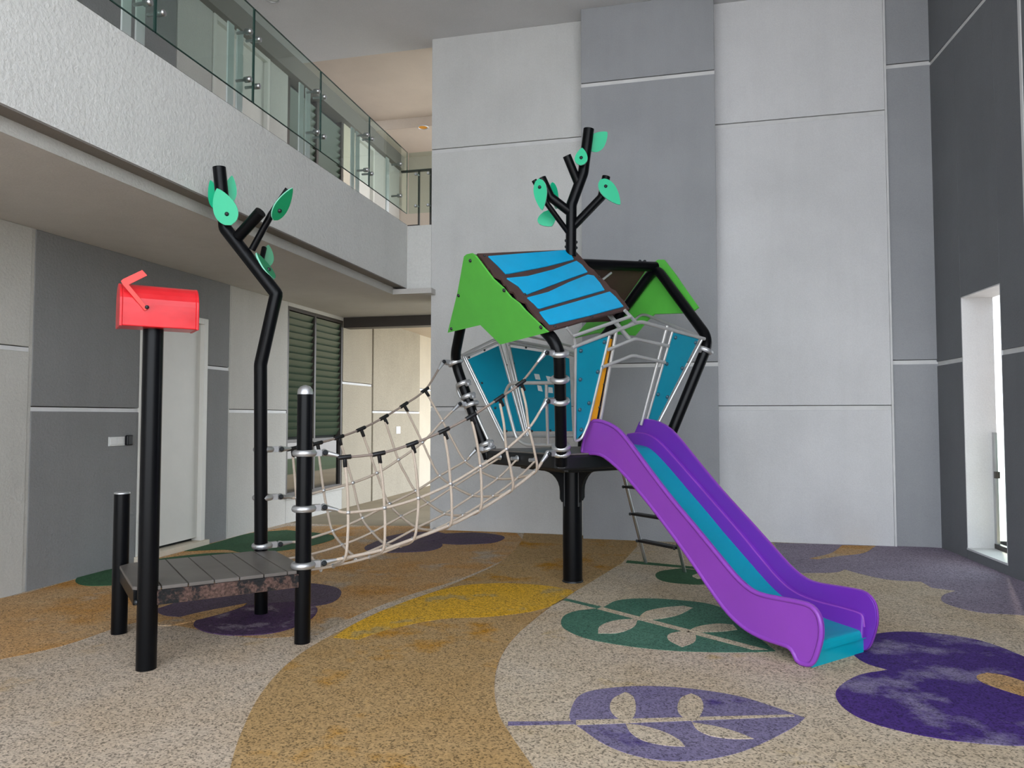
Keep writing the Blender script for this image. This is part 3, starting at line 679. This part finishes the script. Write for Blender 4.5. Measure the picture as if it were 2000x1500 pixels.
# green gable boards
plL = plane3(P(*eA), P(*eB), P(*apL)); plR = plane3(P(*eC), P(*eD), P(*apR))
nL = plL[1] if plL[1].dot(U) < 0 else -plL[1]; nR = plR[1] if plR[1].dot(U) > 0 else -plR[1]
offL = (plL[0] + nL*.06, plL[1]); offR = (plR[0] + nR*.06, plR[1])
gl = [(909,500),(914,496),(923,494),(931,499),(941,512),(953,528),(966,545),(985,562),(1000,580),(1016,592),(1028,606),(1045,622),(1067,643),(1073,648),(980,672),(941,634),(877,649),(886,612),(896,572),(903,534)]
gbL = obj('gable_board', MB().prism([pp(offL, x, y) for x, y in gl], nL*.016), MT['green'], tw)
for x, y in ((919,509),(985,567),(896,577),(882,642),(1057,639)):
    inst('bolt', boltb_me, pp((offL[0] + nL*.016, offL[1]), x, y), gbL, facing(nL))
gr_ = [(1285,507),(1297,507),(1318,534),(1340,566),(1364,600),(1349,611),(1278,613),(1263,626),(1239,655),(1165,650),(1120,660),(1180,590),(1262,524)]
gbR = obj('gable_board', MB().prism([pp(offR, x, y) for x, y in gr_], nR*.016), MT['green'], tw)
# front roof slope
rl = plane3(P(apL[0], 0, apL[2]+.10), P(apR[0], 0, apR[2]+.08), P(-.80, -.88, 2.13))
nF = rl[1] if rl[1].z > 0 else -rl[1]
ro = [(932,495),(960,494),(1000,492),(1050,490),(1104,488),(1125,491),(1136,503),(1150,520),(1160,527),(1173,542),(1183,550),(1193,563),(1203,568),(1211,580),(1219,588),(1229,603),(1190,613),(1153,622),(1110,635),(1073,645),(1061,628),(1050,622),(1042,612),(1032,600),(1027,590),(1021,588),(1010,582),(1003,570),(996,569),(988,556),(984,554),(979,544),(970,540),(963,537),(957,525),(953,523),(946,512),(941,505)]
roof = obj('roof_board', MB().prism([pp(rl, x, y) for x, y in ro], nF*-.018), MT['brown'], tw)
rl2 = (rl[0] + nF*.0, rl[1])
slats = [[(953,502),(1104,490),(1114,497),(1120,508),(1070,521),(1025,530),(993,536),(987,536),(972,520)],
         [(989,545),(1030,541),(1080,528),(1125,511),(1136,519),(1147,533),(1110,546),(1065,563),(1030,576),(1024,575),(1012,560)],
         [(1029,583),(1070,572),(1110,553),(1147,538),(1159,540),(1171,554),(1180,568),(1120,585),(1055,604),(1050,603),(1042,594)],
         [(1053,611),(1120,592),(1190,571),(1202,582),(1217,600),(1150,618),(1079,635),(1073,635),(1061,622)]]
for sl in slats: obj('roof_slat', MB().prism([pp(rl2, x, y) for x, y in sl], nF*.012), MT['sky'], roof, .003)
for x, y in ((946,500),(1125,496),(1170,541),(1025,575),(1084,638),(1156,619),(1225,601)): inst('bolt', bolt_me, pp(rl, x, y), roof, facing(nF))
# rear slope
back = [P(-.02, .03, 2.95), P(.98, .03, apR[2]), P(.90, .52, 2.52), P(.0, .52, 2.43)]
nb_ = plane3(*back[:3])[1]; nb_ = nb_ if nb_.z > 0 else -nb_
rb = obj('roof_board', MB().prism(back, nb_*-.018), MT['brown'], tw)
for i in range(4):
    t0, t1 = i/4+.02, (i+1)/4-.02; L0, L1, R0, R1_ = back[0].lerp(back[3], t0), back[0].lerp(back[3], t1), back[1].lerp(back[2], t0), back[1].lerp(back[2], t1)
    obj('roof_slat', MB().prism([L0.lerp(R0,.05), R0.lerp(L0,.05), R1_.lerp(L1,.05), L1.lerp(R1_,.05)], nb_*.012), MT['sky'], rb, .003)
rdv = (P(*apR) - P(*apL)).normalized()
for a in (.13, .155, .33, .9, .93): inst('bolt', boltb_me, P(*apL).lerp(P(*apR), a) + Z*.05, tw, facing(Z))
# faces
plF = plane3(P(*cA, FZ), P(*cC, FZ), P(*eA)); plN = plane3(P(*cA, FZ), P(*cB, FZ), P(*eB))
plB = plane3(P(*cB, FZ), P(*cD, FZ), P(*eB)); plS = plane3(P(*cC, FZ), P(*cD, FZ), P(*eC))
def tw_tube(name, pl, px, r=.015, mat='galv', rd_=.04, off=0.0, parent=tw):
    pts = [pp(pl, x, y, off) for x, y in px]
    if len(pts) > 2: pts = roundpath(pts, rd_, 4)
    return obj(name, MB().tube(pts, r, 10), MT[mat], parent)
def panel(pl, px, mat, bolts, th=.012, off=0.0, name='wall_board', bm=boltt_me):
    n = pl[1] if pl[1].dot(CAM - pl[0]) > 0 else -pl[1]
    o = obj(name, MB().prism([pp(pl, x, y, off) for x, y in px], n*-th), MT[mat], tw, .002)
    for x, y in bolts: inst('bolt', bm, pp(pl, x, y, off), o, facing(n))
    return o
W3 = [(1126,678),(1188,657),(1153,811),(1149,825),(1142,841),(1127,858)]
panel(plF, W3, 'tealp', [(1134,685),(1180,668),(1133,741),(1167,726),(1150,787),(1132,800),(1135,839)])
tw_tube('panel_frame', plF, [(1107,640),(1119,655),(1124,675),(1122,863),(1136,857),(1150,824),(1190,655)], .012)
o_ = panel(plF, [(1189,662),(1196,662),(1165,822),(1153,822)], 'orange', [], off=-.03); 
panel(plF, [(1196,654),(1201,654),(1171,822),(1165,822)], 'blackm', [(1196,660),(1188,705),(1179,750),(1170,795)], off=-.035, bm=bolt_me, name='edge_board')
tw_tube('entry_post', plF, [(1203,648),(1172,824)], .014)
W4 = [(1315,650),(1366,660),(1277,836),(1262,836)]
panel(plF, W4, 'tealp', [(1319,659),(1358,669),(1302,711),(1332,719),(1285,770),(1303,775)])
tw_tube('panel_frame', plF, [(1313,647),(1259,836),(1280,838),(1372,661)], .012)
tw_tube('entry_post', plF, [(1303,636),(1252,830)], .014)
for bpx in ([(1188,683),(1239,662),(1247,663),(1306,676)], [(1177,717),(1233,695),(1241,695),(1299,708)]):
    tw_tube('entry_bar', plF, bpx, .014, off=.025)
tw_tube('top_rail', plF, [(1117,679),(1244,630),(1254,629),(1376,662)], .016)
tw_tube('eave_rail', plF, [(1118,657),(1232,618)], .014, off=.04)
tw_tube('eave_rail', plF, [(1220,606),(1243,630)], .014, off=.03)
tw_tube('side_top_rail', plS, [(1383,664),(1262,615),(1252,615),(1225,637)], .015)
tw_tube('side_top_rail', plS, [(1383,668),(1300,638)], .010)
# back left face seen through the open side
panel(plB, [(914,702),(974,675),(1020,842),(980,842)], 'tealp', [(916,698),(946,684),(941,748),(967,797),(989,842),(989,713)], bm=bolt_me)
panel(plB, [(997,678),(1075,690),(1112,700),(1118,842),(1031,842)], 'tealp', [(994,675),(1027,679),(1003,710),(1028,797),(1039,842),(1075,841)], bm=bolt_me)
for fp in ([(909,697),(975,667),(1026,852),(984,852)], ):
    tw_tube('panel_frame', plB, fp + [fp[0]], .013)
tw_tube('panel_frame', plB, [(993,670),(1085,684),(1125,696)], .013); tw_tube('panel_frame', plB, [(993,670),(1033,852),(1126,852)], .013)
tw_tube('corner_tube', plB, [(905,697),(985,862)], .015); tw_tube('centre_post', plB, [(986,668),(1030,852)], .012)
tw_tube('top_rail', plB, [(902,694),(965,663),(990,663),(1090,681),(1138,694)], .015)
tw_tube('top_rail', plB, [(1000,656),(1028,656),(1080,667),(1130,680)], .013, off=-.02)
nB = plB[1] if plB[1].dot(CAM - plB[0]) > 0 else -plB[1]
for q in ([(1043,730),(1053,731),(1056,742),(1046,741)], [(1066,734),(1076,736),(1080,747),(1070,745)], [(1049,752),(1057,754),(1060,765),(1051,763)], [(1071,756),(1079,757),(1080,768),(1071,767)]):
    obj('sticker', MB().prism([pp(plB, x, y, .001) for x, y in q], nB*.001), MT['white'], tw)
# small guard loops on the open side
tw_tube('guard_loop', plN, [(1092,748),(996,748),(985,770),(1008,856),(1026,869),(1090,870)], .015, rd_=.07)
tw_tube('guard_bar', plN, [(1067,748),(1070,869)], .013)
tw_tube('guard_loop', plN, [(912,752),(894,749),(893,762),(906,790),(926,832),(944,860),(962,866)], .014, rd_=.04)
tw_tube('guard_bar', plN, [(908,760),(953,858)], .015)
# far side bars
# ladder on the right hand side
ld = empty('ladder', P(1.14, 0, 0), 'steel ladder with flat steps leaning behind the purple slide', 'ladder')
for b in (.26, -.28):
    obj('stringer', MB().tube([P(1.15, b, 0), P(.76, b, FZ+.02)], .017, 12), MT['steel'], ld)
for t in (.20, .43, .66, .88):
    c = P(1.15, -.01, 0).lerp(P(.76, -.01, FZ+.02), t)
    st = obj('step', MB().obox(c, U*.045, V*.255, Z*.012), MT['blackm'], ld, .003)
    for b in (.25, -.27): inst('bolt', boltb_me, c + V*(b+.01) - U*.05, st, facing(-U))

# ------------------------------------------------------------------ clamps
def clamp(parent, c, axis, outdir, r, rope_end=None, twin=None):
    c = Vector(c); o = Vector(outdir).normalized(); ax = Vector(axis).normalized()
    m = MB().ring(c, ax, r + .008, .022, n=22, k=10, sq=1.05)
    for s in (-1, 1): m.lathe(c + ax.cross(o)*0 + ax*(s*.004), ax, [(r+.024, -.012), (r+.024, .012)], 22)
    m.obox(c + o*(r+.035), o*.026, ax.cross(o)*.020, ax*.022)
    m.tube([c + o*(r+.045), c + o*(r+.075)], .013, 10)
    cl_ = obj('clamp', m, MT['alu'], parent, 0)
    if rope_end is not None:
        d = (Vector(rope_end) - (c + o*(r+.085))).normalized(); e = c + o*(r+.085)
        obj('swivel_end', MB().ball(e, .026).tube([e, e + d*.03, e + d*.10], [.022, .019, .011], 10), MT['alu'], cl_)
        s2 = ax.cross(o); s2 = s2 if s2.dot(CAM - c) > 0 else -s2
        obj('pin', MB().lathe(e + s2*.008, s2, [(.019, 0), (.019, .018), (.012, .024)], 12), MT['boltd'], cl_)
        return e + d*.09
    return cl_
def axA(t): return up_on(cA, eA, t), (P(*eA) - P(*cA, FZ))
# clamps that hold the guard loops and top rails to the frame tubes
def tubept(c, e, z):
    p = P(*c, FZ); q = P(*e); t = (z - FZ)/(q.z - FZ); return p.lerp(q, t)
for (c, e, zz, od) in ((cA, eA, 1.80, V), (cC, eC, 2.10, -U), (cB, eB, 1.82, -V), (cB, eB, 1.70, -V), (cA, eA, FZ+.07, V), (cB, eB, FZ+.06, -V)):
    clamp(tw, tubept(c, e, zz), P(*e) - P(*c, FZ), od, RT)

# ------------------------------------------------------------------ rope net bridge
net = empty('rope_net_bridge', P(-1.6, 0, .5), 'sagging rope net bridge between the low platform and the tower', 'rope bridge')
def vplane(p, q): return (P(*p, 0), (U*(q[0]-p[0]) + V*(q[1]-p[1])).cross(Z).normalized())
nearT = vplane((KA[0], KA[1]), (-.76, -.80)); nearM = vplane(KA, (-.70, -.72)); nearL = vplane(KA, (-.58, -.58))
farT = vplane(TA, (-.80, .78)); farM = vplane(TA, (-.72, .70)); farL = vplane(TA, (-.60, .58))
nt = [(673,893),(740,886),(805,867),(867,841),(920,813),(975,778),(1017,748)]
nm_ = [(680,1001),(751,992),(817,973),(880,945),(938,910),(989,877),(1033,836)]
nl = [(672,1090),(746,1074),(806,1053),(877,1026),(935,997),(998,957),(1045,920)]
ft = [(571,876),(620,866),(662,854),(705,838),(750,815),(789,791),(830,762)]
fm_ = [(579,972),(632,958),(689,943),(736,924),(778,898),(825,864),(864,822)]
fll = [(588,1056),(650,1037),(708,1012),(761,984),(812,959),(859,929),(909,900)]
NT = [pp(nearT, *q) for q in nt]; NM = [pp(nearM, *q) for q in nm_]; NL = [pp(nearL, *q) for q in nl]
FT = [pp(farT, *q) for q in ft]; FM = [pp(farM, *q) for q in fm_]; FL = [pp(farL, *q) for q in fll]
def zK(y): return None
zk = [pp(vplane(KA, (-.7,-.7)), 598, y).z for y in (885, 993, 1103)]
zt = [pp(vplane(TA, (-.7,.7)), 508, y).z for y in (878, 972, 1066)]
kE = [clamp(net, P(*KA, z), Z, (U*1.0), .052, rope_end=q) for z, q in zip(zk, (NT[0], NM[0], NL[0]))]
tE = [clamp(net, P(*TA, z), Z, (U*1.0), .049, rope_end=q) for z, q in zip(zt, (FT[0], FM[0], FL[0]))]
axa = P(*eA) - P(*cA, FZ); axb = P(*eB) - P(*cB, FZ)
aE = [clamp(net, tubept(cA, eA, z), axa, -U, RT, rope_end=q) for z, q in zip((2.00, 1.63, FZ+.02), (NT[-1], NM[-1], NL[-1]))]
bE = [clamp(net, tubept(cB, eB, z), axb, -U, RT, rope_end=q) for z, q in zip((2.02, 1.62, FZ+.01), (FT[-1], FM[-1], FL[-1]))]
def rope(pts, r=.0105, mat='rope', name='rope', n=5):
    return obj(name, MB().tube(spline(pts, n), r, 7), MT[mat], net)
rope([kE[0]] + NT + [aE[0]], .0095, 'ropegrey', 'hand_rope'); rope([tE[0]] + FT + [bE[0]], .0095, 'ropegrey', 'hand_rope')
rope([kE[1]] + NM + [aE[1]]); rope([tE[1]] + FM + [bE[1]])
rope([kE[2]] + NL + [aE[2]], .0125); rope([tE[2]] + FL + [bE[2]])
FR = [[], [], []]
for i in range(7):
    for k, (t, sg) in enumerate(((.22, .075), (.5, .11), (.78, .07))):
        sgi = sg * (1.15 if i < 3 else 1.0)
        FR[k].append(NL[i].lerp(FL[i], t) - Z*sgi)
for k, t in enumerate((.22, .5, .78)):
    b = KA[1] + (TA[1]-KA[1])*t; b2 = -.5 + 1.0*t
    st = P(-2.60, b, .43); en = P(-.60, b2, FZ-.05)
    rope([st] + FR[k] + [en], .0095, 'rope', 'floor_rope')
    obj('anchor_eye', MB().tube([st - U*.02, st + U*.05], .015, 10).ring(st, U, .02, .006), MT['alu'], net)
    obj('anchor_eye', MB().tube([en + U*.0, en - U*.07], .016, 10).ring(en - U*.01, U, .022, .007), MT['alu'], net)
ferr = MB().lathe((0,0,-.012), Z, [(.011,0),(.0165,.005),(.0165,.019),(.011,.024)], 10).mesh('rope_ferrule', MT['alu'])
tj = MB().lathe((-.045,0,0), (1,0,0), [(.015,0),(.016,.004),(.016,.086),(.015,.09)], 12).lathe((0,0,-.012), (0,0,-1), [(.015,0),(.0145,.055),(.012,.058)], 12).mesh('tee_joint', MT['blackm'])
hooks = MB().ring((0,0,0), (1,0,0), .017, .008, n=14, k=6).mesh('rope_hook', MT['white'])
def frame_rot(xd, zd):
    x = Vector(xd).normalized(); z = Vector(zd); z = (z - x*z.dot(x)).normalized(); y = z.cross(x)
    return Matrix((x, y, z)).transposed().to_quaternion()
for i in range(7):
    for A_, B_, C_, nxt in ((NT, NM, NL, 1), (FT, FM, FL, -1)):
        t = (A_[min(i+1,6)] - A_[max(i-1,0)]); inst('tee_joint', tj, A_[i], net, frame_rot(t, A_[i] - B_[i]))
        inst('rope_ferrule', ferr, B_[i], net, facing(A_[i] - C_[i]))
        inst('rope_ferrule', ferr, C_[i], net, facing(B_[i] - C_[i] + (FL[i]-NL[i])*(-.3*nxt)))
    for k in range(3): inst('rope_ferrule', ferr, FR[k][i], net, facing(FL[i] - NL[i]))
    hg = [NT[i] - (NT[i]-NM[i]).normalized()*.04, NT[i].lerp(NM[i], .5) + (-V)*.015, NM[i], NM[i].lerp(NL[i], .5) - V*.03, NL[i] - V*.015, FR[0][i], FR[1][i], FR[2][i], FL[i] + V*.012, FM[i].lerp(FL[i], .5) + V*.02, FM[i], FT[i] - (FT[i]-FM[i]).normalized()*.04]
    obj('cross_rope', MB().tube(spline(hg, 5), .0105, 8), MT['rope'], net)
for i in (0, 1, 2): inst('rope_hook', hooks, FR[1][i] - Z*.02, net, frame_rot(U, Z))

# ------------------------------------------------------------------ slide
sl = empty('slide', P(.03, -1.6, 0), 'purple slide with a teal chute running down from the tower', 'slide')
so_px = [(1132,888),(1136,860),(1145,836),(1151,822),(1160,818),(1181,822),(1203,834),(1222,855),(1244,885),(1274,926),(1311,974),(1349,1019),(1386,1064),(1416,1101),(1438,1127),(1461,1148),(1483,1159),(1520,1166),(1554,1172),(1580,1179),(1595,1194),(1603,1213),(1605,1243),(1599,1269),(1590,1295),(1580,1304),(1554,1299),(1543,1273),(1534,1265),(1491,1252),(1461,1237),(1438,1220),(1416,1198),(1386,1157),(1349,1101),(1304,1038),(1252,970),(1211,922),(1181,896),(1166,889),(1147,888)]
aL, aR, th = -.275, .325, .035
sp_ = [loc(pp((P(aL,0,0), U), x, y)) for x, y in so_px]
sp_ = [Vector((0, p.y, max(p.z, 0.002))) for p in sp_]
def smooth2(pts, it=1):
    for _ in range(it):
        out = []
        for i in range(len(pts)):
            a, b = pts[i], pts[(i+1) % len(pts)]; out += [a*.75+b*.25, a*.25+b*.75]
        pts = out
    return pts
spo = smooth2(sp_)
cen = sum(spo, Vector())/len(spo)
def inset(pts, d):
    out = []; n = len(pts)
    for i in range(n):
        t = (pts[(i+1) % n] - pts[i-1]); t.normalize(); nn = Vector((0, -t.z, t.y)); out.append(pts[i] + nn*d)
    return out
area = sum(spo[i].y*spo[(i+1) % len(spo)].z - spo[(i+1) % len(spo)].y*spo[i].z for i in range(len(spo)))
sgn = 1 if area > 0 else -1
spi = inset(spo, .012*sgn)
for a, mat, lab in ((aL, 'purple', None), (aR, 'violet', 'right side wall, shade put into its deeper violet')):
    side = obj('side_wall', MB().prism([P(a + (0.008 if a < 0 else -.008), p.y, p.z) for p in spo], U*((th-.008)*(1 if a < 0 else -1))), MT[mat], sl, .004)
    # rolled rim along the edge
    rim = obj('rim', MB().tube([P(a + (.014 if a < 0 else -.014), p.y, p.z) for p in spi], .016, 8, closed=True), MT['purple'], side)
    if lab: side['label'] = lab
# chute floor: profile measured along the right-hand edge
bed = [(-.50, 1.262), (-.60, 1.262), (-.72, 1.248), (-.80, 1.215), (-.878, 1.165), (-1.0, 1.075), (-1.176, .934), (-1.40, .755), (-1.564, .620), (-1.75, .475), (-1.911, .350), (-2.00, .288), (-2.10, .235), (-2.22, .195), (-2.45, .165), (-2.62, .152), (-2.652, .140), (-2.660, .110)]
bed = [(p.y, p.z) for p in spline([Vector((0, b, z)) for b, z in bed], 3)]
def strip(a0_, a1_, prof, thk=.012, lo=0.0):
    m = MB(); n = len(prof); vs = []
    for (b, z) in prof: vs += [P(a0_, b, z), P(a1_, b, z), P(a1_, b, z-thk), P(a0_, b, z-thk)]
    fs = []
    for i in range(n-1):
        for q in range(4): fs.append((i*4+q, i*4+(q+1) % 4, (i+1)*4+(q+1) % 4, (i+1)*4+q))
    fs += [(0,3,2,1), ((n-1)*4, (n-1)*4+1, (n-1)*4+2, (n-1)*4+3)]
    return m.add(vs, fs, 0, False)
obj('chute', strip(aL+th, aR-th, bed, .014), MT['teal'], sl)
obj('exit_plate', MB().obox(P((aL+aR)/2, -2.635, .075), U*((aR-aL)/2-th), V*.008, Z*.072), MT['teal'], sl)
curb = [(-.457, 1.345), (-.60, 1.36), (-.724, 1.345), (-.85, 1.29), (-1.035, 1.155), (-1.25, .985), (-1.47, .81), (-1.693, .632), (-1.90, .455), (-2.03, .352), (-2.15, .290), (-2.298, .262), (-2.50, .257), (-2.62, .25), (-2.655, .232), (-2.665, .17)]
curb = [(p.y, p.z) for p in spline([Vector((0, b, z)) for b, z in curb], 3)]
def bz(b):
    for i in range(len(bed)-1):
        if bed[i+1][0] <= b <= bed[i][0]:
            t = (bed[i][0]-b)/max(1e-6, bed[i][0]-bed[i+1][0]); return bed[i][1]+(bed[i+1][1]-bed[i][1])*t
    return bed[0][1] if b > bed[0][0] else .11
for s in (-1, 1):
    ai = aL+th if s < 0 else aR-th; m = MB(); vs = []; n = len(curb)
    w_ = .030*(-s)
    for (b, z) in curb:
        zb_ = min(bz(b), z-.02) - .006
        vs += [P(ai, b, z+.012), P(ai+w_, b, z), P(ai+w_*1.5, b, zb_), P(ai, b, zb_)]
    fs = []
    for i in range(n-1):
        for q in range(4): fs.append((i*4+q, i*4+(q+1) % 4, (i+1)*4+(q+1) % 4, (i+1)*4+q))
    fs += [(0,3,2,1), ((n-1)*4, (n-1)*4+1, (n-1)*4+2, (n-1)*4+3)]
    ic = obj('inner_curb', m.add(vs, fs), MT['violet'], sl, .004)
    obj('highlight_strip', MB().tube([P(ai + w_*.75, b, z+.002) for b, z in curb], .0075, 8), MT['purple'], ic)  # lighter tube imitates the highlight along the curb edge

# ------------------------------------------------------------------ tree top on the ridge
tt = empty('tree_sculpture', P(0, 0, 2.95), 'black branching tree top with green leaves rising from the tower ridge', 'playground tree')
tpc = P(0, 0, 2.9)
def Q(x, y, dd=0.0): return pp((tpc + FWD*dd, FWD), x, y)
obj('trunk', MB().tube(roundpath([Q(1115,500), Q(1116,400), Q(1139,338), Q(1150,252)], .02, 2), .050, 22), MT['black'], tt)
def bq(pts, r): return obj('branch', MB().tube(pts, r, 14), MT['black'], tt)
bq([Q(1129,358), Q(1107,304,-.05)], .040)
bq([Q(1118,444), Q(1175,385,.02), Q(1184,345,.03)], .039)
bq([Q(1114,415), Q(1075,385,-.03), Q(1058,348,-.02)], .042)
bq([Q(1112,457), Q(1070,400,-.10), Q(1043,352,-.12)], .025)
leafboard(tt, Q(1150,292,.06), Q(1186,258,.05), .165, cn + RGT*.3, bolt=False)
leafboard(tt, Q(1134,323,-.10), Q(1137,289,-.09), .118, cn - RGT*.2 + UP*.1, 'leaf', bolt_at=.42)
leafboard(tt, Q(1172,351,-.04), Q(1211,400,-.03), .15, cn + RGT*.15, bolt_at=.27)
leafboard(tt, Q(1053,349,-.17), Q(1059,411,-.16), .125, cn - RGT*.4, bolt_at=.27)
leafboard(tt, Q(1078,356,.06), Q(1087,408,.09), .10, cn + RGT*.9, bolt=False)
leafboard(tt, Q(1062,414,.08), Q(1078,442,.06), .19, cn - RGT*.1, bolt=False)
for x, y in ((1106,470),(1106,482),(1125,473),(1125,484)): inst('bolt', boltb_me, Q(x, y, -.0), tt, facing(RGT*(1 if x > 1115 else -1)))
for o in bpy.data.objects:
    if '_w' in o: del o['_w']
